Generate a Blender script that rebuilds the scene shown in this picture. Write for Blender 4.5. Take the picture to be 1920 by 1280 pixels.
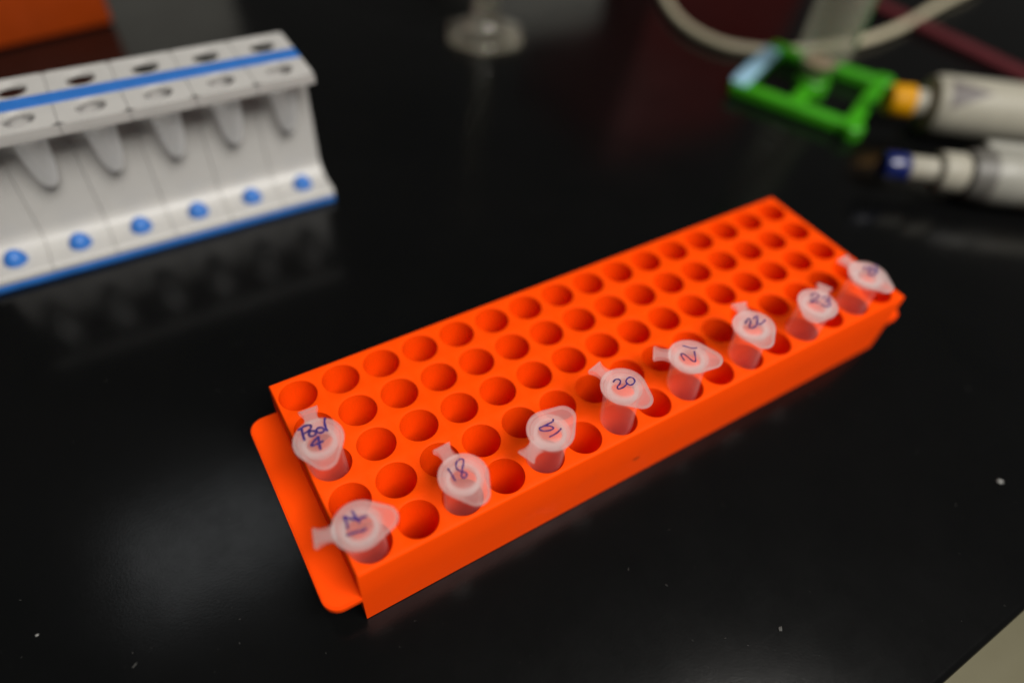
import bpy, bmesh, math, random
from mathutils import Vector, Matrix

random.seed(7)
S = bpy.context.scene
for o in list(bpy.data.objects): bpy.data.objects.remove(o)
COL = S.collection
MM = 0.001

# ------------------------------------------------------------------ camera
CR = Matrix(((0.8527751668864891, -0.5177890692421923, 0.06833004108753976),
             (-0.3466486771582245, -0.6590009543224569, -0.6674971436841842),
             (0.3906522870356369, 0.5455384697483722, -0.741470544700483)))   # rows: right, down, forward
CC = Vector((-18.551405412760317, -129.27563278014122, 188.51704512838018))  # mm above the bench
FPX = 1272.133821948688
cam = bpy.data.cameras.new('camera')
cam.sensor_width = 36.0
cam.lens = FPX * 36.0 / 1920.0
cam.clip_start = 0.005
cam.clip_end = 50
cam.dof.use_dof = True
cam.dof.focus_distance = 0.187
cam.dof.aperture_fstop = 2.8
cam.dof.aperture_blades = 9
camo = bpy.data.objects.new('camera', cam)
COL.objects.link(camo)
m = Matrix((CR[0], -CR[1], -CR[2])).transposed().to_4x4()
m.translation = CC * MM
camo.matrix_world = m
S.camera = camo

# ------------------------------------------------------------------ room light
w = bpy.data.worlds.new('World')
S.world = w
w.use_nodes = True
wn = w.node_tree.nodes
wn['Background'].inputs[0].default_value = (1.0, 0.97, 0.90, 1)
wn['Background'].inputs[1].default_value = 0.03

def area(name, loc, target, sx, sy, power, col):
    l = bpy.data.lights.new(name, 'AREA')
    l.shape = 'RECTANGLE'; l.size = sx; l.size_y = sy; l.energy = power; l.color = col
    o = bpy.data.objects.new(name, l); COL.objects.link(o)
    o.location = loc
    o.rotation_euler = (Vector(target) - Vector(loc)).to_track_quat('-Z', 'Y').to_euler()
    return o
area('ceiling_lamp_behind', (0.32, -0.96, 1.52), (0.1, 0.0, 0), 1.2, 0.7, 54, (1.0, 0.965, 0.905))
area('ceiling_lamp_over', (-0.22, 0.62, 1.65), (-0.22, 0.62, 0), 0.45, 0.3, 0.6, (0.95, 0.98, 1.0))

S.view_settings.view_transform = 'Standard'
S.view_settings.look = 'None'
S.view_settings.gamma = 1
S.view_settings.exposure = 0
S.view_settings.use_curve_mapping = False
S.render.engine = 'CYCLES'
S.cycles.max_bounces = 24
S.cycles.diffuse_bounces = 12
S.cycles.transparent_max_bounces = 40
S.cycles.volume_bounces = 12
S.cycles.caustics_reflective = False

# ------------------------------------------------------------------ helpers
def px(u, v, z):
    """pixel of the photograph -> point (mm) on the plane of height z"""
    d = CR.transposed() @ Vector(((u - 960) / FPX, (v - 640) / FPX, 1))
    return CC + d * ((z - CC.z) / d.z)

def link(name, bm, mat, parent=None, smooth=True, angle=35, loc=None):
    bmesh.ops.recalc_face_normals(bm, faces=bm.faces)
    me = bpy.data.meshes.new(name)
    bmesh.ops.scale(bm, vec=(MM, MM, MM), verts=bm.verts)
    bm.to_mesh(me); bm.free()
    if smooth:
        for p in me.polygons: p.use_smooth = True
        me.set_sharp_from_angle(angle=math.radians(angle))
    me.materials.append(mat)
    o = bpy.data.objects.new(name, me)
    COL.objects.link(o)
    if parent: o.parent = parent
    if loc: o.location = Vector(loc) * MM
    return o

def tag(o, label, cat, group=None, kind=None):
    if label: o['label'] = label
    if cat: o['category'] = cat
    if group: o['group'] = group
    if kind: o['kind'] = kind
    return o

def thing(name, label, cat, loc=(0, 0, 0), rz=0.0, group=None):
    o = bpy.data.objects.new(name, None); COL.objects.link(o)
    o.empty_display_size = 0.01
    o.location = Vector(loc) * MM; o.rotation_euler = (0, 0, rz)
    return tag(o, label, cat, group)

def box(bm, x0, x1, y0, y1, z0, z1, bev=0.0, seg=2):
    r = bmesh.ops.create_cube(bm, size=1)
    vs = r['verts']
    for v in vs:
        v.co = Vector(((x0 + x1) / 2 + v.co.x * (x1 - x0), (y0 + y1) / 2 + v.co.y * (y1 - y0), (z0 + z1) / 2 + v.co.z * (z1 - z0)))
    if bev:
        es = list({e for v in vs for e in v.link_edges})
        bmesh.ops.bevel(bm, geom=es, offset=bev, segments=seg, affect='EDGES', profile=0.5)

def lathe(bm, prof, n=40, axis=None, org=None, closed=False):
    """prof: (r, t) along the axis; closed joins last ring to first"""
    ax = Vector(axis or (0, 0, 1)).normalized(); org = Vector(org or (0, 0, 0))
    a = ax.orthogonal().normalized(); b = ax.cross(a)
    rings = []
    for r, t in prof:
        if r < 1e-6: rings.append([bm.verts.new(org + ax * t)])
        else: rings.append([bm.verts.new(org + ax * t + (a * math.cos(2 * math.pi * i / n) + b * math.sin(2 * math.pi * i / n)) * r) for i in range(n)])
    pairs = list(zip(rings, rings[1:]))
    if closed: pairs.append((rings[-1], rings[0]))
    for p, q in pairs:
        if len(p) == 1 and len(q) == 1: continue
        for i in range(n):
            j = (i + 1) % n
            if len(p) == 1: bm.faces.new((p[0], q[i], q[j]))
            elif len(q) == 1: bm.faces.new((p[i], q[0], p[j]))
            else: bm.faces.new((p[i], q[i], q[j], p[j]))
    return rings

def capped(bm, prof, **k):
    return lathe(bm, [(0, prof[0][1])] + list(prof) + [(0, prof[-1][1])], **k)

def spline(pts, sub=6):
    pts = [Vector(p) for p in pts]
    out = []
    for i in range(len(pts) - 1):
        p0 = pts[max(i - 1, 0)]; p1 = pts[i]; p2 = pts[i + 1]; p3 = pts[min(i + 2, len(pts) - 1)]
        for k in range(sub):
            t = k / sub
            out.append(0.5 * ((2 * p1) + (p2 - p0) * t + (2 * p0 - 5 * p1 + 4 * p2 - p3) * t * t + (3 * p1 - p0 - 3 * p2 + p3) * t ** 3))
    out.append(pts[-1])
    return out

def cable_mesh(bm, pts, r, n=12):
    rings = []
    for i, p in enumerate(pts):
        d = (pts[min(i + 1, len(pts) - 1)] - pts[max(i - 1, 0)]).normalized()
        a = d.cross(Vector((0, 0, 1))).normalized(); b = d.cross(a)
        rings.append([bm.verts.new(p + (a * math.cos(2 * math.pi * k / n) + b * math.sin(2 * math.pi * k / n)) * r) for k in range(n)])
    for p, q in zip(rings, rings[1:]):
        for i in range(n): bm.faces.new((p[i], p[(i + 1) % n], q[(i + 1) % n], q[i]))
    bm.faces.new(rings[0]); bm.faces.new(rings[-1])

# ------------------------------------------------------------------ materials
def mat(name):
    mm = bpy.data.materials.new(name); mm.use_nodes = True
    nt = mm.node_tree
    return mm, nt, nt.nodes['Principled BSDF']

def noise(nt, scale, detail=3, rough=0.6):
    tc = nt.nodes.new('ShaderNodeTexCoord')
    n = nt.nodes.new('ShaderNodeTexNoise'); n.inputs['Scale'].default_value = scale
    n.inputs['Detail'].default_value = detail; n.inputs['Roughness'].default_value = rough
    nt.links.new(tc.outputs['Object'], n.inputs['Vector'])
    return n

def ramp(nt, src, a, b, p0=0.35, p1=0.65):
    r = nt.nodes.new('ShaderNodeValToRGB')
    r.color_ramp.elements[0].position = p0; r.color_ramp.elements[1].position = p1
    r.color_ramp.elements[0].color = a; r.color_ramp.elements[1].color = b
    nt.links.new(src, r.inputs[0])
    return r

def g(v): return (v, v, v, 1)

def plastic(name, col, rough=0.45, spec=0.35, sss=0.0, srad=(1, .3, .1), sscale=0.002, var=0.06, bump=0.0, bscale=900):
    mm, nt, b = mat(name)
    n = noise(nt, 120, 4)
    c2 = tuple(max(0, c * (1 - var)) for c in col[:3]) + (1,)
    r = ramp(nt, n.outputs['Fac'], c2, tuple(col[:3]) + (1,))
    nt.links.new(r.outputs[0], b.inputs['Base Color'])
    rr = ramp(nt, noise(nt, 60, 5).outputs['Fac'], g(rough - 0.06), g(rough + 0.06))
    nt.links.new(rr.outputs[0], b.inputs['Roughness'])
    b.inputs['Specular IOR Level'].default_value = spec
    if sss:
        b.inputs['Subsurface Weight'].default_value = sss
        b.inputs['Subsurface Radius'].default_value = srad
        b.inputs['Subsurface Scale'].default_value = sscale
    if bump:
        bn = nt.nodes.new('ShaderNodeBump'); bn.inputs['Strength'].default_value = bump; bn.inputs['Distance'].default_value = 0.0003
        nt.links.new(noise(nt, bscale, 2).outputs['Fac'], bn.inputs['Height'])
        nt.links.new(bn.outputs[0], b.inputs['Normal'])
    return mm

def translucent(name, veil, col=(0.85, 0.84, 0.82), rough=0.3, tint=(1, 1, 1), gloss=1.0):
    """milky see-through polypropylene: part of the light passes straight, part scatters"""
    mm, nt, b = mat(name)
    N, L = nt.nodes, nt.links
    N.remove(b)
    out = N['Material Output']
    tr = N.new('ShaderNodeBsdfTransparent'); tr.inputs[0].default_value = tint + (1,)
    df = N.new('ShaderNodeBsdfDiffuse'); df.inputs[0].default_value = col + (1,)
    tl = N.new('ShaderNodeBsdfTranslucent'); tl.inputs[0].default_value = col + (1,)
    m1 = N.new('ShaderNodeMixShader'); m1.inputs[0].default_value = 0.45
    L.new(df.outputs[0], m1.inputs[1]); L.new(tl.outputs[0], m1.inputs[2])
    m2 = N.new('ShaderNodeMixShader')
    v = ramp(nt, noise(nt, 150, 2).outputs['Fac'], g(veil * 0.94), g(min(1, veil * 1.06)), 0.3, 0.7)
    L.new(v.outputs[0], m2.inputs[0])
    L.new(tr.outputs[0], m2.inputs[1]); L.new(m1.outputs[0], m2.inputs[2])
    gl = N.new('ShaderNodeBsdfGlossy'); gl.inputs['Roughness'].default_value = rough
    m3 = N.new('ShaderNodeMixShader')
    m3.inputs[0].default_value = 0.035 * gloss; L.new(m2.outputs[0], m3.inputs[1]); L.new(gl.outputs[0], m3.inputs[2])
    L.new(m3.outputs[0], out.inputs['Surface'])
    return mm

def milky(name, dens, rough=0.3, gloss=0.015, frost=0.0):
    """moulded polypropylene: thin glossy skin, light scatters inside the wall"""
    mm, nt, b = mat(name)
    N, L = nt.nodes, nt.links
    N.remove(b)
    out = N['Material Output']
    tr = N.new('ShaderNodeBsdfTransparent')
    gl = N.new('ShaderNodeBsdfGlossy')
    rr = ramp(nt, noise(nt, 500, 4).outputs['Fac'], g(rough - .08), g(rough + .08))
    L.new(rr.outputs[0], gl.inputs['Roughness'])
    ms = N.new('ShaderNodeMixShader'); ms.inputs[0].default_value = gloss
    if frost:      # frosted wall: part of what shows through is blurred
        rf = N.new('ShaderNodeBsdfRefraction'); rf.inputs['IOR'].default_value = 1.12; rf.inputs['Roughness'].default_value = 0.55
        mf = N.new('ShaderNodeMixShader'); mf.inputs[0].default_value = frost
        L.new(tr.outputs[0], mf.inputs[1]); L.new(rf.outputs[0], mf.inputs[2]); L.new(mf.outputs[0], ms.inputs[1])
    else: L.new(tr.outputs[0], ms.inputs[1])
    L.new(gl.outputs[0], ms.inputs[2])
    L.new(ms.outputs[0], out.inputs['Surface'])
    vs = N.new('ShaderNodeVolumeScatter'); vs.inputs['Color'].default_value = (0.998, 0.997, 0.996, 1)
    vs.inputs['Density'].default_value = dens; vs.inputs['Anisotropy'].default_value = 0.45
    L.new(vs.outputs[0], out.inputs['Volume'])
    return mm

M = {}
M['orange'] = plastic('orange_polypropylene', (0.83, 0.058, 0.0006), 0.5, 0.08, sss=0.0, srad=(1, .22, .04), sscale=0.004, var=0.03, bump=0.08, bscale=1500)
M['shaded_orange'] = plastic('shaded_orange_plastic', (0.26, 0.032, 0.001), 0.45, 0.3, var=0.1)  # orange darkened in the base colour for the dim light at the far box
M['white'] = plastic('off_white_plastic', (0.42, 0.41, 0.395), 0.38, 0.4, sss=0.15, srad=(1, .9, .8), sscale=0.0015, var=0.05)
M['blue'] = plastic('blue_vinyl', (0.025, 0.14, 0.46), 0.4, 0.4, var=0.15)
M['green'] = plastic('green_plastic', (0.036, 0.27, 0.006), 0.42, 0.4, var=0.15)
M['pale_blue'] = plastic('pale_blue_tape', (0.25, 0.43, 0.56), 0.5, 0.3, var=0.12)
M['cable'] = plastic('cream_cable_jacket', (0.42, 0.38, 0.27), 0.45, 0.35, var=0.15)
M['brown_cable'] = plastic('brown_grey_cable', (0.16, 0.12, 0.10), 0.5, 0.3, var=0.15)
M['red'] = plastic('dark_red_rubber', (0.085, 0.014, 0.018), 0.6, 0.25, var=0.2)
M['yellow'] = plastic('yellow_plastic', (0.48, 0.22, 0.001), 0.5, 0.15, var=0.08)
M['ivory'] = plastic('ivory_plastic', (0.29, 0.275, 0.225), 0.45, 0.2, var=0.06)
M['grey_shade'] = plastic('bottle_shade_grey', (0.10, 0.088, 0.085), 0.5, 0.3)
M['navy'] = plastic('navy_plastic', (0.006, 0.012, 0.085), 0.25, 0.5)
M['darkgrey'] = plastic('dark_grey_plastic', (0.10, 0.095, 0.085), 0.5, 0.35)
M['grey'] = plastic('warm_grey_plastic', (0.24, 0.235, 0.205), 0.45, 0.35)
M['ink'] = plastic('blue_violet_marker_ink', (0.040, 0.022, 0.16), 0.55, 0.3, var=0.35)
M['lid'] = milky('milky_lid', 1050)
M['tube'] = milky('milky_tube', 75)
M['strap'] = milky('milky_strap', 1000)
M['conical'] = translucent('clear_conical_tube', 0.22, (0.66, 0.65, 0.52), 0.15)
M['pellet'] = plastic('beige_residue', (0.42, 0.28, 0.20), 0.6, 0.2)
M['scale'] = translucent('green_print', 0.75, (0.06, 0.26, 0.08), 0.4, gloss=0.3)
mm, nt, b = mat('clear_glass')
b.inputs['Base Color'].default_value = (0.96, 0.95, 0.88, 1); b.inputs['Transmission Weight'].default_value = 1.0
b.inputs['IOR'].default_value = 1.47; nt.links.new(ramp(nt, noise(nt, 80, 4).outputs['Fac'], g(0.04), g(0.12)).outputs[0], b.inputs['Roughness'])
df = nt.nodes.new('ShaderNodeBsdfTranslucent'); df.inputs[0].default_value = (0.8, 0.75, 0.6, 1)
d2 = nt.nodes.new('ShaderNodeBsdfDiffuse'); d2.inputs[0].default_value = (0.8, 0.75, 0.6, 1)
a1 = nt.nodes.new('ShaderNodeMixShader'); nt.links.new(df.outputs[0], a1.inputs[1]); nt.links.new(d2.outputs[0], a1.inputs[2])
a2 = nt.nodes.new('ShaderNodeMixShader'); a2.inputs[0].default_value = 0.07
nt.links.new(b.outputs[0], a2.inputs[1]); nt.links.new(a1.outputs[0], a2.inputs[2]); nt.links.new(a2.outputs[0], nt.nodes['Material Output'].inputs['Surface'])
M['glass'] = mm
M['sleeve'] = milky('frosted_sleeve', 700)
M['smudge'] = plastic('brown_smudge', (0.16, 0.03, 0.01), 0.6, 0.1)
M['unseen_box'] = plastic('unseen_box_grey', (0.36, 0.36, 0.33), 0.7, 0.2)
M['unseen_red_box'] = plastic('unseen_box_red', (0.16, 0.012, 0.010), 0.5, 0.3)
M['fleck'] = plastic('white_debris', (0.26, 0.26, 0.25), 0.7, 0.2)
M['dust'] = plastic('grey_dust', (0.07, 0.07, 0.066), 0.8, 0.1)
M['tape'] = translucent('clear_tape', 0.012, (0.5, 0.5, 0.5), 0.25)

# black epoxy bench: satin, faint smears
mm, nt, b = mat('black_epoxy_resin')
r = ramp(nt, noise(nt, 9, 6, 0.65).outputs['Fac'], (0.0020, 0.0022, 0.0023, 1), (0.0028, 0.0028, 0.0029, 1), 0.3, 0.7)
nt.links.new(r.outputs[0], b.inputs['Base Color'])
r = ramp(nt, noise(nt, 14, 7, 0.7).outputs['Fac'], g(0.14), g(0.19), 0.25, 0.75)
nt.links.new(r.outputs[0], b.inputs['Roughness'])
b.inputs['Specular IOR Level'].default_value = 0.26
bn = nt.nodes.new('ShaderNodeBump'); bn.inputs['Strength'].default_value = 0.05; bn.inputs['Distance'].default_value = 0.0002
nt.links.new(noise(nt, 1400, 2).outputs['Fac'], bn.inputs['Height']); nt.links.new(bn.outputs[0], b.inputs['Normal'])
wv = nt.nodes.new('ShaderNodeTexNoise'); wv.inputs['Scale'].default_value = 30; wv.inputs['Detail'].default_value = 8
mp = nt.nodes.new('ShaderNodeMapping'); mp.inputs['Scale'].default_value = (1.5, 26, 1); mp.inputs['Rotation'].default_value = (0, 0, 0.5)
tcx = nt.nodes.new('ShaderNodeTexCoord'); nt.links.new(tcx.outputs['Object'], mp.inputs['Vector']); nt.links.new(mp.outputs[0], wv.inputs['Vector'])
sm = ramp(nt, noise(nt, 22, 6, 0.75).outputs['Fac'], g(0.22), g(0.38), 0.35, 0.7)
scr = ramp(nt, wv.outputs['Fac'], g(0.0), g(0.10), 0.66, 0.74)
ad = nt.nodes.new('ShaderNodeMath'); nt.links.new(sm.outputs[0], ad.inputs[0]); nt.links.new(scr.outputs[0], ad.inputs[1])
nt.links.new(ad.outputs[0], b.inputs['Specular IOR Level'])
M['bench'] = mm
# floor: olive beige sheet vinyl
mm, nt, b = mat('beige_vinyl')
r = ramp(nt, noise(nt, 40, 6).outputs['Fac'], (0.22, 0.20, 0.125, 1), (0.26, 0.24, 0.155, 1))
nt.links.new(r.outputs[0], b.inputs['Base Color']); b.inputs['Roughness'].default_value = 0.5
M['floor'] = mm

# ------------------------------------------------------------------ setting
bm = bmesh.new(); box(bm, -900, 1100, -150.6, 620, -25, 0, 2.4, 3)
tag(link('bench_top', bm, M['bench']), None, None, kind='structure')
bm = bmesh.new(); box(bm, -3000, 3000, -3000, 2000, -910, -900)
tag(link('floor', bm, M['floor']), None, None, kind='structure')

# ------------------------------------------------------------------ orange microtube rack (5 x 16 wells)
P = 13.0; H = 28.0; NC = 16; NR = 5
X0, X1, Y0, Y1 = -6.4, 203.1, -58.7, 7.4
rack = thing('microtube_rack', 'bright orange plastic microtube rack with five rows of sixteen round wells', 'tube rack', ((X0 + X1) / 2, (Y0 + Y1) / 2, 0))
RO = Vector(((X0 + X1) / 2, (Y0 + Y1) / 2, 0))
bm = bmesh.new()
BEV = 0.7
cache = {}
def border(x, y):
    gx0, gx1, gy0, gy1 = -P / 2, (NC - .5) * P, -(NR - .5) * P, P / 2
    if abs(x - gx0) < 1e-4: x = X0 + BEV
    if abs(x - gx1) < 1e-4: x = X1 - BEV
    if abs(y - gy0) < 1e-4: y = Y0 + BEV
    if abs(y - gy1) < 1e-4: y = Y1 - BEV
    return x, y
def sqv(x, y):
    k = (round(x, 3), round(y, 3))
    if k not in cache:
        a, c = border(x, y); cache[k] = bm.verts.new((a, c, H))
    return cache[k]
NS = 40
for c in range(NC):
    for rr in range(NR):
        cx, cy = c * P, -rr * P
        sq = []; rings = [[], [], [], [], []]
        spec = [(5.68, H), (5.57, H - 0.05), (5.48, H - 0.2), (5.2, 4.5), (4.2, 3.0)]
        for i in range(NS):
            a = 2 * math.pi * (i + .5) / NS + math.pi / 4 - math.pi / NS
            ca, sa = math.cos(a), math.sin(a)
            k = 1 / max(abs(ca), abs(sa))
            sq.append(sqv(round(cx + ca * k * P / 2, 4), round(cy + sa * k * P / 2, 4)))
            for j, (r_, z_) in enumerate(spec): rings[j].append(bm.verts.new((cx + ca * r_, cy + sa * r_, z_)))
        seq = [sq] + rings
        for p, q in zip(seq, seq[1:]):
            for i in range(NS):
                j = (i + 1) % NS
                bm.faces.new((p[i], p[j], q[j], q[i]))
        bm.faces.new(rings[-1])
be = [e for e in bm.edges if len(e.link_faces) == 1]
def push(edges, fn):
    r = bmesh.ops.extrude_edge_only(bm, edges=edges)
    vs = [e for e in r['geom'] if isinstance(e, bmesh.types.BMVert)]
    for v in vs: v.co = fn(v.co)
    return [e for e in r['geom'] if isinstance(e, bmesh.types.BMEdge)]
def outw(t, z):
    def f(co):
        x, y = co.x, co.y
        d0 = BEV
        if x < X0 + d0 + .3: x = X0 + t
        elif x > X1 - d0 - .3: x = X1 - t
        if y < Y0 + d0 + .3: y = Y0 + t
        elif y > Y1 - d0 - .3: y = Y1 - t
        return Vector((x, y, z))
    return f
for t, z in ((0.35, H - 0.09), (0.1, H - 0.35), (0.0, H - 0.7), (0.05, 14.0), (0.15, 0.6), (0.5, 0.1)):
    be = push(be, outw(t, z))
bmesh.ops.holes_fill(bm, edges=be, sides=0)
for v in bm.verts: v.co -= RO
link('body', bm, M['orange'], rack, angle=28)
sx = px(1203, 862, 14)
bm = bmesh.new(); lathe(bm, [(0, 0), (1.0, 0.02), (0, .05)], n=14, axis=(0, -1, 0))
for v in bm.verts: v.co = Vector((v.co.x * 1.3 + sx.x + v.co.z * .4, v.co.y + Y0 - 0.06, v.co.z * .45 + 12.0)) - RO
link('smudge', bm, M['smudge'], rack)
def tab(x_in, x_out):
    bm = bmesh.new()
    pts = []
    r_ = 4.5
    sgn = 1 if x_out > x_in else -1
    for (cx, cy, a0) in ((x_out - sgn * r_, Y1 - r_, 90 if sgn > 0 else 90), (x_out - sgn * r_, Y0 + r_, 0)):
        for k in range(9):
            if cy > 0: a = math.radians(90 - sgn * 0 - k * 90 / 8)
            else: a = math.radians(0 - k * 90 / 8)
            pts.append((cx + sgn * r_ * math.cos(a), cy + r_ * math.sin(a)))
    pts = [(x_in, Y1)] + pts + [(x_in, Y0)]
    lo = [bm.verts.new((x, y, 12.6)) for x, y in pts]
    f = bm.faces.new(lo)
    r = bmesh.ops.extrude_face_region(bm, geom=[f])
    for v in r['geom']:
        if isinstance(v, bmesh.types.BMVert): v.co.z = 15.2
    es = [e for e in bm.edges if abs(e.verts[0].co.z - e.verts[1].co.z) < 1e-4]
    bmesh.ops.bevel(bm, geom=es, offset=0.45, segments=2, affect='EDGES')
    for v in bm.verts: v.co -= RO
    link('end_tab', bm, M['orange'], rack, angle=40)
tab(X0 + 0.3, -15.4)
tab(X1 - 0.3, 212.1)

# ------------------------------------------------------------------ microtubes
def hullR(th, R1=6.55, d=6.0, r2=3.45):
    """radius of the teardrop outline (tab toward -x) at angle th"""
    best = R1
    # support of union-hull by sampling blended circles between the two
    for k in range(0, 25):
        t = k / 24
        cx = -d * t; rr = R1 + (r2 - R1) * t
        # ray from origin: |s*u - c| = rr
        ux = math.cos(th)
        bq = ux * cx; disc = bq * bq - (cx * cx - rr * rr)
        if disc > 0: best = max(best, bq + math.sqrt(disc))
    return best
NA = 72
OUT = [(2 * math.pi * i / NA, hullR(2 * math.pi * i / NA)) for i in range(NA)]

def lid_mesh():
    bm = bmesh.new()
    def loop(f, z): return [bm.verts.new((f(th, R) * math.cos(th), f(th, R) * math.sin(th), z)) for th, R in OUT]
    off = lambda d: (lambda th, R: R - d)
    cir = lambda r: (lambda th, R: r)
    seq = [(off(.35), -1.25), (off(.08), -1.05), (off(0), -.8), (off(0), -.3), (off(.12), -.08), (off(.35), 0), (off(.75), 0), (off(1.0), -.16),
           (cir(5.2), -.17), (cir(4.9), -.17), (cir(4.75), -.24), (cir(4.6), -.17), (cir(3.55), -.17), (cir(3.42), -.26), (cir(3.28), -.17), (cir(2.0), -.17), (cir(.8), -.17)]
    L = [loop(f, z) for f, z in seq]
    for p, q in zip(L, L[1:]):
        for i in range(NA): bm.faces.new((p[i], p[(i + 1) % NA], q[(i + 1) % NA], q[i]))
    bm.faces.new(L[-1])
    # underside with the plug ring
    U = [L[0], loop(off(.85), -1.25), loop(off(1.0), -.72)] + [loop(cir(r), z) for r, z in ((5.46, -.72), (5.3, -1.25), (4.45, -1.25), (4.35, -3.6), (4.1, -4.1), (3.75, -4.1), (3.5, -3.6), (3.4, -1.0), (3.1, -.66), (1.0, -.66))]
    for p, q in zip(U, U[1:]):
        for i in range(NA): bm.faces.new((p[i], q[i], q[(i + 1) % NA], p[(i + 1) % NA]))
    bm.faces.new(list(reversed(U[-1])))
    return bm
def tube_mesh():
    bm = bmesh.new()
    outer = [(6.05, -1.45), (6.15, -1.6), (6.15, -2.5), (6.0, -2.75), (5.3, -2.95), (5.16, -3.6), (5.0, -17.5), (4.6, -20), (2.2, -35), (1.75, -36.8), (1.0, -37.8)]
    inner = [(0.4, -36.7), (1.0, -36), (1.3, -34.6), (3.7, -20), (4.1, -17), (4.5, -4.2), (4.6, -1.5)]
    lathe(bm, outer + [(0, -38.0)], n=48)
    lathe(bm, [(0, -36.9)] + inner + [(6.05, -1.45)], n=48)
    bmesh.ops.remove_doubles(bm, verts=bm.verts, dist=0.001)
    return bm
def strap_mesh():
    bm = bmesh.new()
    cl = [(5.6, -.62, 4.6), (6.6, -.58, 3.8), (7.8, -.55, 3.4), (8.9, -.5, 3.5), (9.8, -.5, 4.2), (10.3, -.62, 5.0), (10.55, -.95, 5.2), (10.5, -1.5, 5.2), (10.1, -1.85, 5.0), (9.2, -1.95, 4.0), (8.0, -1.95, 3.4), (6.9, -1.95, 3.6), (5.7, -1.98, 4.6)]
    pts = spline([Vector(c) for c in cl], 3)
    th = 0.26
    rings = []
    for i, p in enumerate(pts):
        d = (pts[min(i + 1, len(pts) - 1)] - pts[max(i - 1, 0)]); d = Vector((d.x, d.y)).normalized(); n = Vector((-d.y, d.x))
        wv = p.z / 2
        rings.append([bm.verts.new((p.x + n.x * a * th, s * wv, p.y + n.y * a * th)) for a, s in ((1, -1), (1, 1), (-1, 1), (-1, -1))])
    for p, q in zip(rings, rings[1:]):
        for i in range(4): bm.faces.new((p[i], p[(i + 1) % 4], q[(i + 1) % 4], q[i]))
    bm.faces.new(rings[0]); bm.faces.new(rings[-1])
    return bm

T = {  # crop origin, crop scale, (col, row), lid height above the rack, lid centre offset, hinge end (crop), strokes (crop)
 'Pool 4': (540, 750, 8.0, (0, 2), 12.75, (450, 570), (280, 100), 0.62, [
   [(203, 425), (212, 480), (225, 530), (246, 590)], [(160, 440), (210, 405), (280, 375), (330, 372), (346, 400), (320, 445), (270, 480), (215, 512)],
   [(345, 460), (315, 490), (315, 525), (350, 540), (395, 525), (420, 490), (405, 465), (370, 455), (345, 460)],
   [(470, 410), (435, 425), (425, 455), (450, 485), (500, 485), (540, 460), (540, 435), (510, 410), (470, 410)],
   [(553, 272), (547, 330), (560, 390), (587, 452)], [(445, 550), (400, 600), (350, 665), (365, 680), (430, 655), (518, 615)], [(455, 548), (462, 610), (470, 670), (486, 726)]]),
 '17': (580, 920, 9.144, (0, 4), 10.75, (840, 570), (70, 750), 0.56, [
   [(650, 748), (780, 705), (900, 680), (965, 645)], [(652, 632), (640, 550), (595, 435), (680, 465), (800, 482), (880, 465), (975, 428)], [(738, 345), (780, 430), (858, 532)]]),
 '18': (800, 820, 8.536, (2, 4), 11.0, (590, 590), (230, 110), 0.44, [
   [(340, 495), (380, 550), (420, 620), (457, 682)], [(515, 352), (555, 338), (590, 360), (586, 430), (570, 500), (560, 570), (560, 620), (590, 645), (630, 620), (640, 580), (610, 555), (560, 540), (510, 520), (475, 480), (470, 420), (488, 375)]]),
 '19': (965, 745, 8.83, (4, 4), 13.0, (600, 520), (170, 980), 0.44, [
   [(638, 358), (630, 395), (560, 430), (470, 475), (420, 495), (415, 520), (450, 545), (520, 550), (600, 535), (642, 505), (620, 480), (560, 465), (480, 470)], [(766, 514), (740, 545), (670, 600), (583, 647)]]),
 '20': (1100, 670, 8.536, (6, 4), 15.2, (595, 440), (180, 130), 0.44, [
   [(430, 385), (460, 350), (510, 345), (540, 370), (530, 420), (495, 460), (500, 495), (540, 495), (600, 465), (652, 412)], [(650, 335), (630, 375), (650, 415), (700, 438), (750, 415), (770, 370), (740, 325), (690, 315), (650, 335)]]),
 '21': (1220, 620, 9.143, (8, 4), 13.7, (660, 410), (90, 310), 0.42, [
   [(558, 253), (640, 275), (710, 295), (787, 290)], [(576, 497), (535, 440), (525, 395), (560, 390), (620, 430), (690, 490), (740, 525), (765, 520), (770, 460), (748, 352)]]),
 '22': (1360, 560, 9.142, (10, 4), 14.2, (490, 445), (270, 80), 0.50, [
   [(348, 417), (365, 370), (400, 340), (430, 360), (430, 410), (415, 460), (430, 495), (470, 500), (520, 465), (545, 425)], [(490, 337), (520, 300), (550, 303), (552, 360), (545, 410), (580, 435), (630, 415), (683, 362)]]),
 '23': (1470, 470, 7.113, (12, 4), 12.9, (460, 690), (570, 420), 0.55, [
   [(368, 605), (390, 570), (440, 570), (465, 600), (430, 635), (375, 660), (362, 685), (410, 680), (468, 686)], [(508, 625), (560, 613), (612, 630), (610, 655), (555, 665), (610, 690), (616, 720), (570, 742), (503, 715)]]),
 '24': (1470, 470, 7.113, (14, 4), 14.2, (1135, 305), (835, 85), 0.55, [
   [(1068, 248), (1090, 215), (1125, 220), (1140, 250), (1132, 295), (1160, 332), (1210, 320)], [(1168, 212), (1162, 255), (1200, 268), (1262, 268)], [(1228, 188), (1225, 240), (1222, 305)]]),
}
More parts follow.
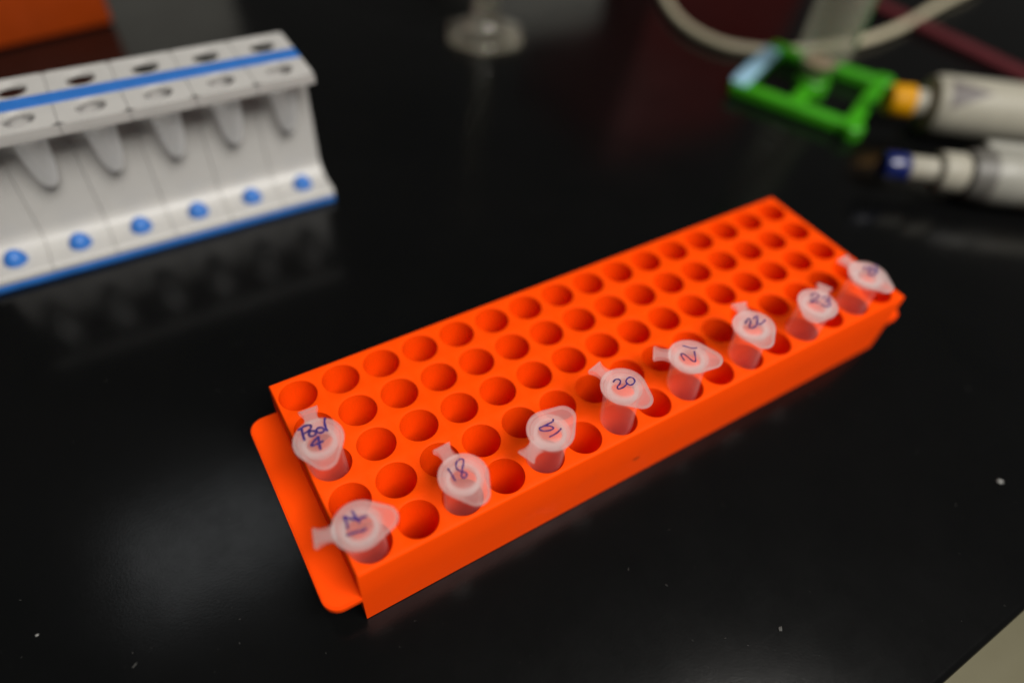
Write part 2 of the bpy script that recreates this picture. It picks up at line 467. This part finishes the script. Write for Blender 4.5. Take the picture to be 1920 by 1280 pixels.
LAB = {'Pool 4': 'frosted microtube with the word Pool and a figure written on its lid', '17': 'frosted microtube lid marked 17 with a crossed seven, in the corner well',
       '18': 'frosted microtube marked eighteen, between the crossed 17 and the 19', '19': 'frosted microtube marked nineteen, its hinge strap pointing to the rack side wall',
       '20': 'frosted microtube marked twenty with a curly joined zero', '21': 'frosted microtube marked twenty-one, digits turned sideways on the lid', '22': 'frosted microtube marked with two joined curly twos on its lid',
       '23': 'frosted microtube marked twenty-three, standing between the 22 and the 24', '24': 'frosted microtube marked twenty-four, last one before the rack end'}

def ink_mesh(strokes, wd):
    bm = bmesh.new()
    for si, s in enumerate(strokes):
        pts = spline(s, 5)
        n = len(pts); prev = None
        zz = -0.10 + 0.012 * si
        for i, p in enumerate(pts):
            d = (pts[min(i + 1, n - 1)] - pts[max(i - 1, 0)])
            d = d.normalized() if d.length > 1e-6 else Vector((1, 0))
            nn = Vector((-d.y, d.x))
            k = wd / 2 * (1.0 + 0.14 * math.sin(i * 0.7 + si * 2.1) + 0.06 * random.uniform(-1, 1))
            if i == 0 or i == n - 1: k *= 1.12
            zi = zz + 0.0006 * i
            cur = (bm.verts.new((p.x + nn.x * k, p.y + nn.y * k, zi)), bm.verts.new((p.x - nn.x * k, p.y - nn.y * k, zi)))
            if prev: bm.faces.new((prev[0], prev[1], cur[1], cur[0]))
            prev = cur
        for e, sg in ((0, 1), (n - 1, -1)):      # round ends of the pen stroke
            c = pts[e]; k = wd * 0.56
            bm.faces.new([bm.verts.new((c.x + k * math.cos(a * math.pi / 5), c.y + k * math.sin(a * math.pi / 5), zz + 0.006 + 0.0006 * e)) for a in range(10)])
    r = bmesh.ops.extrude_face_region(bm, geom=list(bm.faces))
    for v in r['geom']:
        if isinstance(v, bmesh.types.BMVert): v.co.z += 0.03
    return bm

for key, (ox, oy, sc, (c, rr), h, cen, hin, wd, strokes) in T.items():
    ztop = H + h
    ctr = px(ox + cen[0] / sc, oy + cen[1] / sc, ztop)
    hole = Vector((c * P, -rr * P, 14.0))
    lean = (ctr - hole); lean.z = 0
    mx = 0.075 * (ztop - 14.0)
    if lean.length > mx: lean = lean.normalized() * mx
    top = Vector((hole.x + lean.x, hole.y + lean.y, ztop))
    axis = (top - hole).normalized()
    hp = px(ox + hin[0] / sc, oy + hin[1] / sc, ztop) - ctr
    # frame: z = tube axis, x toward the hinge
    xh = Vector((hp.x, hp.y, 0)); xh = (xh - axis * xh.dot(axis)).normalized(); yh = axis.cross(xh)
    Mx = Matrix((xh, yh, axis)).transposed().to_4x4(); Mx.translation = top * MM
    t = bpy.data.objects.new('microtube', None); COL.objects.link(t)
    t.empty_display_size = 0.01
    t.matrix_world = Mx
    tag(t, LAB[key], 'microtube', 'numbered microtubes in the orange rack')
    link('tube_body', tube_mesh(), M['tube'], t)
    lid = link('lid', lid_mesh(), M['lid'], t, angle=50)
    link('hinge_strap', strap_mesh(), M['strap'], t, angle=50)
    inv = Mx.to_3x3().inverted()
    loc = []
    for s in strokes:
        q = []
        for (a, b_) in s:
            # meet the tilted lid plane
            d = CR.transposed() @ Vector(((ox + a / sc - 960) / FPX, (oy + b_ / sc - 640) / FPX, 1))
            k = (top - CC).dot(axis) / d.dot(axis)
            l3 = inv @ (CC + d * k - top)
            q.append(Vector((l3.x, l3.y)))
        loc.append(q)
    link('handwriting', ink_mesh(loc, wd), M['ink'], lid, smooth=False)

# ------------------------------------------------------------------ white magnetic stand with blue stripe
SX1 = 54.6; MW = 22.2; NM = 6
stand = thing('magnetic_stand', 'white tube stand with two rows of holes and blue stripe', 'tube stand', (SX1 - MW * NM / 2, 139, 0))
SO = Vector((SX1 - MW * NM / 2, 139, 0))
def arc(cy, cz, r, a0, a1, n=6): return [(cy + r * math.cos(math.radians(a0 + (a1 - a0) * k / n)), cz + r * math.sin(math.radians(a0 + (a1 - a0) * k / n))) for k in range(n + 1)]
prof = [(119.2, 2.6), (118.7, 3.2), (118.8, 5.0), (119.6, 6.0), (124, 6.4)] + arc(126.2, 14.4, 8.0, -90, -5, 8) + [(134.6, 30), (135.2, 50.5), (135.6, 56.3), (122.4, 56.3), (122.2, 53.9), (121.6, 53.9)]
prof_back = [(160.4, 53.9), (159.6, 53.9), (159.4, 56.3), (146.2, 56.3), (145.4, 50), (145.4, 30), (146.0, 14.4), (148, 8), (152, 6), (153, 3), (152.6, 2.6)]
zt = 58.0
def module():
    bm = bmesh.new()
    hw = MW / 2 - 0.12
    full = prof + [(121.4, 55.0)] + [(160.6, 55.0)] + prof_back
    a = [bm.verts.new((-hw, y - 139, z)) for y, z in full]
    b2 = [bm.verts.new((hw, y - 139, z)) for y, z in full]
    n = len(full)
    iT = len(prof); iF = prof.index((135.6, 56.3))
    for i in range(n):
        j = (i + 1) % n
        if i in (iT, iT + 4, iF): continue
        bm.faces.new((a[i], a[j], b2[j], b2[i]))
    bm.faces.new(a); bm.faces.new(list(reversed(b2)))
    # top plate with two holes : a grid of two cells
    cells = [(121.4, 140.8, 130.2), (140.8, 160.6, 151.4)]
    NSQ = 32
    for (y0, y1, cy) in cells:
        sq = []; rg = [[], [], [], []]
        for i in range(NSQ):
            an = 2 * math.pi * i / NSQ + math.pi / 4
            ca, sa = math.cos(an), math.sin(an)
            kx = hw / abs(ca) if abs(ca) > 1e-6 else 1e9
            ky = ((y1 - cy) if sa > 0 else (cy - y0)) / abs(sa) if abs(sa) > 1e-6 else 1e9
            k = min(kx, ky)
            sq.append(bm.verts.new((ca * k, cy - 139 + sa * k, zt)))
            for q, (r_, z_) in enumerate(((5.3, zt), (4.95, zt - .35), (4.85, 57.0), (4.8, 56.3))): rg[q].append(bm.verts.new((ca * r_, cy - 139 + sa * r_, z_)))
        seq = [sq] + rg
        for p, q in zip(seq, seq[1:]):
            for i in range(NSQ): bm.faces.new((p[i], p[(i + 1) % NSQ], q[(i + 1) % NSQ], q[i]))
        if True:    # through hole: underside of the plate round its mouth
            low = []
            ya, yb = (122.4, 135.6) if cy < 140 else (146.2, 159.4)
            for i in range(NSQ):
                an = 2 * math.pi * i / NSQ + math.pi / 4
                ca, sa = math.cos(an), math.sin(an)
                kx = hw / abs(ca) if abs(ca) > 1e-6 else 1e9
                ky = ((yb - cy) if sa > 0 else (cy - ya)) / abs(sa) if abs(sa) > 1e-6 else 1e9
                k = min(kx, ky)
                low.append(bm.verts.new((ca * k, cy - 139 + sa * k, 56.3)))
            for i in range(NSQ): bm.faces.new((rg[-1][i], rg[-1][(i + 1) % NSQ], low[(i + 1) % NSQ], low[i]))
    # plate sides 55 -> 58
    for (p0, p1) in (((-hw, 121.4), (hw, 121.4)), ((hw, 121.4), (hw, 160.6)), ((hw, 160.6), (-hw, 160.6)), ((-hw, 160.6), (-hw, 121.4))):
        v = [bm.verts.new((p0[0], p0[1] - 139, 55)), bm.verts.new((p1[0], p1[1] - 139, 55)), bm.verts.new((p1[0], p1[1] - 139, zt)), bm.verts.new((p0[0], p0[1] - 139, zt))]
        bm.faces.new(v)
    bmesh.ops.remove_doubles(bm, verts=bm.verts, dist=0.002)
    return bm
first = None
for k in range(NM):
    cx = SX1 - MW * (k + .5)
    if first is None:
        seg = link('segment', module(), M['white'], stand, angle=30, loc=(cx - SO.x, 0, 0))
        bm = bmesh.new()   # rounded tube seat moulded on the wall below the hole
        lathe(bm, [(5.3, 56.25), (5.2, 47), (4.8, 42), (3.9, 36), (2.9, 32.4), (1.5, 30.6), (0, 30.2), (0, 31.4), (1.2, 31.8), (2.2, 33.4), (3.0, 36.6), (3.9, 42.4), (4.4, 47.3), (4.75, 56.25)], n=28, closed=True, org=(0, 0, 0))
        for v in bm.verts: v.co.y += (130.4 if v.co.z > 46 else 130.4 + 1.5 * (46 - v.co.z) / 16) - 139
        seat = link('tube_sleeve', bm, M['sleeve'], seg, angle=60)
        bm = bmesh.new()
        lathe(bm, [(4.2, 6.1), (4.1, 6.9), (3.5, 8.6), (2.4, 10.0), (1.2, 10.9), (0, 11.1)], n=24, org=(0, 127.2 - 139, 0))
        stud = link('stud', bm, M['blue'], seg, angle=60)
        first = (seg, seat, stud)
    else:
        seg = first[0].copy(); COL.objects.link(seg); seg.location = Vector((cx - SO.x, 0, 0)) * MM
        for q in first[1:]:
            d = q.copy(); COL.objects.link(d); d.parent = seg
hl = MW * NM / 2
bm = bmesh.new(); box(bm, -hl + .1, hl - .1, 136.4 - 139, 144.2 - 139, zt - .3, zt + .35, 0.12, 1)
link('stripe', bm, M['blue'], stand)
bm = bmesh.new(); box(bm, -hl + .1, hl - .1, 118.6 - 139, 152.8 - 139, 0.05, 2.62, 0.3, 2)
link('base_strip', bm, M['blue'], stand)

# ------------------------------------------------------------------ orange box far left, shade put into its colour
a = px(215, 45, 0); b_ = px(0, 95, 0)
rz = math.atan2(a.y - b_.y, a.x - b_.x)
obx = thing('storage_box', 'orange plastic box, coloured darker for shade, behind the white tube stand', 'box', (a.x, a.y, 0), rz)
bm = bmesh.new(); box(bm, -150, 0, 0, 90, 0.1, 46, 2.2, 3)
link('body', bm, M['shaded_orange'], obx)
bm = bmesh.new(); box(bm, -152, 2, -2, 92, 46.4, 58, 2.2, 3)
link('lid', bm, M['shaded_orange'], obx)

# ------------------------------------------------------------------ glass graduated cylinder (hexagonal foot)
gc = thing('graduated_cylinder', 'clear glass graduated cylinder on a hexagonal foot', 'glassware', (197, 234, 0))
def hexring(bm, r, z, n=48):
    vs = []
    for i in range(n):
        th = 2 * math.pi * i / n
        t6 = ((th + math.pi / 6) % (math.pi / 3)) - math.pi / 6
        k = r * math.cos(math.pi / 6) / math.cos(t6)
        k = min(k, r * 0.965)
        vs.append(bm.verts.new((k * math.cos(th + .55), k * math.sin(th + .55), z)))
    return vs
bm = bmesh.new()
Lp = [hexring(bm, r_, z_) for r_, z_ in ((24, .1), (26, 1), (26.4, 3.5), (25.5, 5.2), (23, 6.2))]
for r_, z_ in ((17, 7.2), (12, 9.5), (8.6, 14), (7.6, 20)):
    Lp.append([bm.verts.new((r_ * math.cos(2 * math.pi * i / 48 + .55), r_ * math.sin(2 * math.pi * i / 48 + .55), z_)) for i in range(48)])
inn = [hexring(bm, r_, z_) for r_, z_ in ((21, .1), (18, 1.6), (10, 3.4))]
for p, q in zip(Lp, Lp[1:]):
    for i in range(48): bm.faces.new((p[i], p[(i + 1) % 48], q[(i + 1) % 48], q[i]))
pr = [Lp[0]] + inn
for p, q in zip(pr, pr[1:]):
    for i in range(48): bm.faces.new((p[i], q[i], q[(i + 1) % 48], p[(i + 1) % 48]))
bm.faces.new(inn[-1]); bm.faces.new(Lp[-1])
link('foot', bm, M['glass'], gc, angle=50)
bm = bmesh.new()
lathe(bm, [(7.2, 19.5), (8.0, 22), (8.0, 168), (9.6, 171), (9.2, 172), (6.9, 168), (6.9, 24), (0, 23)], n=40)
link('column', bm, M['glass'], gc)

# ------------------------------------------------------------------ green square stand, conical tube in it
GA = math.radians(24)
gs = thing('tube_holder', 'bright green square plastic frame with a crossbar and socket', 'tube holder', (340.5, 97.5, 0), GA)
s = 32.5; bw = 4.2
def bar(x0, x1, y0, y1, z0=0.1, z1=7.5):
    bm = bmesh.new(); box(bm, x0, x1, y0, y1, z0, z1, 1.6, 3); return bm
link('side_bar', bar(-s, s, -s - bw, -s + bw), M['green'], gs)
link('side_bar', bar(-s, s, s - bw, s + bw), M['green'], gs)
link('side_bar', bar(-s - bw, -s + bw, -s - bw, s + bw), M['green'], gs)
link('side_bar', bar(s - bw, s + bw, -s - bw, s + bw), M['green'], gs)
link('crossbar', bar(-s + bw - .4, s - bw + .4, -4.2, 4.2, 0.3, 6.5), M['green'], gs)
bm = bmesh.new(); lathe(bm, [(9.5, .2), (9.5, 8.4), (8.8, 9.2), (6.2, 9.2), (4.4, 6.0), (0, 5.6)], n=32)
bm2 = bm; link('socket', bm2, M['green'], gs)
for (fx, fy) in ((-s - 1.5, -s - 1.5), (s + 1.5, -s - 1.5)):
    bm = bmesh.new(); lathe(bm, [(0, .05), (5.8, .05), (6.2, 1), (6.2, 6.6), (5.4, 7.6), (0, 7.8)], n=28, org=(fx, fy, 0)); link('corner_foot', bm, M['green'], gs)
link('tape_strip', bar(-s - 3, s - 10, s - bw - .6, s + bw + .6, 6.9, 8.3), M['pale_blue'], gs)

ct = thing('conical_tube', 'clear conical tube with green markings upright in the green holder', 'centrifuge tube', (340.5, 97.5, 6.4))
bm = bmesh.new()
lathe(bm, [(0, 0), (2.4, 0.2), (3.4, 1.2), (14.4, 17.5), (14.8, 19), (14.8, 104), (13.8, 104), (13.7, 20), (3, 3.0), (0, 2.4)], n=48)
link('tube_wall', bm, M['conical'], ct)
bm = bmesh.new(); lathe(bm, [(0, 2.7), (2.6, 3.4), (9.0, 13.0), (6.0, 14.2), (0, 14.6)], n=32)
link('residue', bm, M['pellet'], ct)
bm = bmesh.new()
prev = None
for k in range(13):
    an = math.radians(-75 + k * 6)
    cur = [bm.verts.new((r_ * math.cos(an), r_ * math.sin(an), z_)) for r_, z_ in ((14.9, 24), (15.05, 24), (15.05, 96), (14.9, 96))]
    if prev:
        for i in range(4): bm.faces.new((prev[i], prev[(i + 1) % 4], cur[(i + 1) % 4], cur[i]))
    else: bm.faces.new(cur)
    prev = cur
bm.faces.new(prev)
link('printed_scale', bm, M['scale'], ct)
bm = bmesh.new(); capped(bm, [(15.6, 93), (16.9, 93.5), (16.9, 105), (16, 106.4)], n=48); link('screw_cap', bm, M['green'], ct)

# ------------------------------------------------------------------ cables, red strip
pts = [px(u, v, 3.1) for u, v in ((1225, -60), (1250, 5), (1285, 48), (1340, 78), (1400, 92), (1480, 96), (1580, 84), (1640, 70), (1700, 45), (1745, 18), (1790, -6), (1840, -30))]
bm = bmesh.new(); cable_mesh(bm, spline(pts, 8), 3.0)
tag(link('cable', bm, M['cable']), 'cream cable curving on the bench behind the green holder', 'cable')
bm = bmesh.new(); box(bm, 484, 498, -140, 260, 0.05, 4.0, 0.8, 2)
tag(link('edge_strip', bm, M['red']), 'straight dark red strip lying along the bench', 'strip')

# ------------------------------------------------------------------ white bottle with yellow cap
za = 16.0
p0 = px(1662, 186, za); p1 = px(1920, 217, za)
d = (p1 - p0).normalized()
bt = thing('squeeze_bottle', 'ivory bottle with a yellow cap lying on its side', 'bottle', (p0.x, p0.y, 0), math.atan2(d.y, d.x))
AX = (1, 0, 0); OG = (0, 0, za)
def turn(name, prof, mt, root, og, n=40):
    bm = bmesh.new(); capped(bm, prof, n=n, axis=AX, org=og); return link(name, bm, mt, root)
turn('cap', [(5.6, 0), (7.6, .8), (8.4, 3), (8.6, 12.4), (8.2, 13)], M['yellow'], bt, OG)
turn('neck', [(6.9, 13.1), (7.2, 13.4), (7.2, 19.4), (8.0, 20.5)], M['ivory'], bt, OG)
turn('body', [(10.5, 20.6), (14.4, 22), (15.7, 25), (15.9, 30), (15.9, 128), (15, 131), (12, 132)], M['ivory'], bt, OG, 56)
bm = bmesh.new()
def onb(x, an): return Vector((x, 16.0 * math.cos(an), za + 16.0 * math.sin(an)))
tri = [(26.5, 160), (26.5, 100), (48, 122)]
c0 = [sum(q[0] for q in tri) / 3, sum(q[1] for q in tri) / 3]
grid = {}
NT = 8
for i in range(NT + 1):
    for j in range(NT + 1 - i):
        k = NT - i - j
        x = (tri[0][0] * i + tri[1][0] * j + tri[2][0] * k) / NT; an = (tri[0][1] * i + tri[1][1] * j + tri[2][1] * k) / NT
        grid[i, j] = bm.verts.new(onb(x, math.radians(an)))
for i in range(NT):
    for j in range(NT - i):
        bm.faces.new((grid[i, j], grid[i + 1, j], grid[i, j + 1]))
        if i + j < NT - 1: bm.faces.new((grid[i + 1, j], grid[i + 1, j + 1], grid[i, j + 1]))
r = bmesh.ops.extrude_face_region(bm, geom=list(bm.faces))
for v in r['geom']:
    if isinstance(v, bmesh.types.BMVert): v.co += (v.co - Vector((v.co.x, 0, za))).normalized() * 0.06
link('shade_patch', bm, M['grey_shade'], bt)  # grey triangle painted on for the shade of the flattened shoulder

# ------------------------------------------------------------------ pipette with navy button
za = 13.6
p0 = px(1652, 309, za); p1 = px(1900, 337, za)
d = (p1 - p0).normalized()
pp = thing('pipette', 'white and grey pipette with a navy push button lying on bench', 'pipette', (p0.x, p0.y, 0), math.atan2(d.y, d.x))
OG = (0, 0, za)
turn('push_button', [(4.2, 0), (6.0, .6), (6.7, 2.2), (6.7, 11.2), (6.2, 12)], M['navy'], pp, OG)
turn('plunger', [(5.9, 12.05), (6.1, 12.4), (6.1, 26)], M['ivory'], pp, OG)
turn('collar', [(8.2, 26.05), (9.4, 27), (9.6, 28), (9.6, 37.5), (9.0, 39)], M['ivory'], pp, OG)
turn('grip_ring', [(10.5, 39.05), (11.6, 40), (12.6, 46), (12.9, 49)], M['darkgrey'], pp, OG)
turn('grip', [(12.9, 49.05), (13.4, 51), (13.4, 64), (13.1, 65)], M['grey'], pp, OG)
turn('handle', [(13.0, 65.05), (13.4, 66), (13.0, 100), (11.5, 150), (9, 156)], M['ivory'], pp, OG)
turn('shaft', [(7.0, 156.05), (5.2, 200), (2.6, 236), (2.2, 240)], M['ivory'], pp, OG)
bm = bmesh.new(); box(bm, 47, 86, 6, 12, za + 7.2, za + 13.6, 2, 3); link('finger_hook', bm, M['grey'], pp)

# ------------------------------------------------------------------ unseen boxes added to give the bench its grey and red reflections
def unseen_box(name, lab, x0, x1, y0, y1, h, mt, lid_h):
    t = thing(name, lab, 'box', ((x0 + x1) / 2, (y0 + y1) / 2, 0))
    w2, d2 = (x1 - x0) / 2, (y1 - y0) / 2
    bm = bmesh.new(); box(bm, -w2, w2, -d2, d2, .1, h - lid_h, 2, 2); link('body', bm, mt, t)
    bm = bmesh.new(); box(bm, -w2 - 2, w2 + 2, -d2 - 2, d2 + 2, h - lid_h + .3, h, 2, 2); link('lid', bm, mt, t)
unseen_box('unseen_box', 'low pale grey box, unseen, added for its reflection in the bench', 285, 412, 380, 500, 78, M['unseen_box'], 16)
unseen_box('unseen_box', 'tall pale grey box, unseen, added for its reflection in the bench', -5, 105, 505, 600, 150, M['unseen_box'], 24)
unseen_box('unseen_red_box', 'dark red box, unseen, added for its reflection in the bench', 428, 640, 330, 520, 240, M['unseen_red_box'], 26)

# ------------------------------------------------------------------ crumbs and dust on the bench
def fleck(u, v, r_, mt, lab, name='crumb'):
    p = px(u, v, 0)
    bm = bmesh.new()
    bmesh.ops.create_icosphere(bm, subdivisions=2, radius=1)
    for q in bm.verts:
        k = 0.75 + 0.5 * random.random()
        q.co = Vector((q.co.x * r_ * k, q.co.y * r_ * .7 * k, max(q.co.z, -.4) * r_ * .35 * k + r_ * .15))
    o = link(name, bm, mt, smooth=False, loc=(p.x, p.y, 0.02)); o.rotation_euler.z = random.random() * 3
    tag(o, lab, 'crumb')
fleck(1875, 903, 1.0, M['fleck'], 'white flake on the black bench beyond the rack front')
fleck(1463, 1178, 0.75, M['dust'], 'grey crumb on the black bench near the bench edge')
fleck(70, 1190, 0.4, M['fleck'], 'tiny pale speck alone on the bare black bench')
bm = bmesh.new()
for i in range(260):
    u, v = random.uniform(-100, 2000), random.uniform(560, 1330)
    p = px(u, v, 0)
    if X0 - 12 < p.x < X1 + 12 and Y0 - 3 < p.y < Y1 + 3 or p.y < -147 or (p.y > 117 and p.x < 58): continue
    r_ = random.choice((.05, .06, .08, .1, .14)) * (1 if random.random() < .92 else 1.8)
    an = random.random() * 6.28; el = random.choice((1, 1, 1, 2.5, 5))
    vs = []
    for k in range(5):
        t = an + k * 1.2566; x, y = r_ * math.cos(t - an) * el * .7, r_ * math.sin(t - an) * .7
        vs.append(bm.verts.new((p.x + x * math.cos(an) - y * math.sin(an), p.y + x * math.sin(an) + y * math.cos(an), 0.02)))
    tp = bm.verts.new((p.x, p.y, 0.02 + r_ * .6))
    for k in range(5): bm.faces.new((vs[k], vs[(k + 1) % 5], tp))
o = link('dust', bm, M['dust'], smooth=False)
tag(o, 'fine pale dust scattered on the black bench', 'dust', kind='stuff')
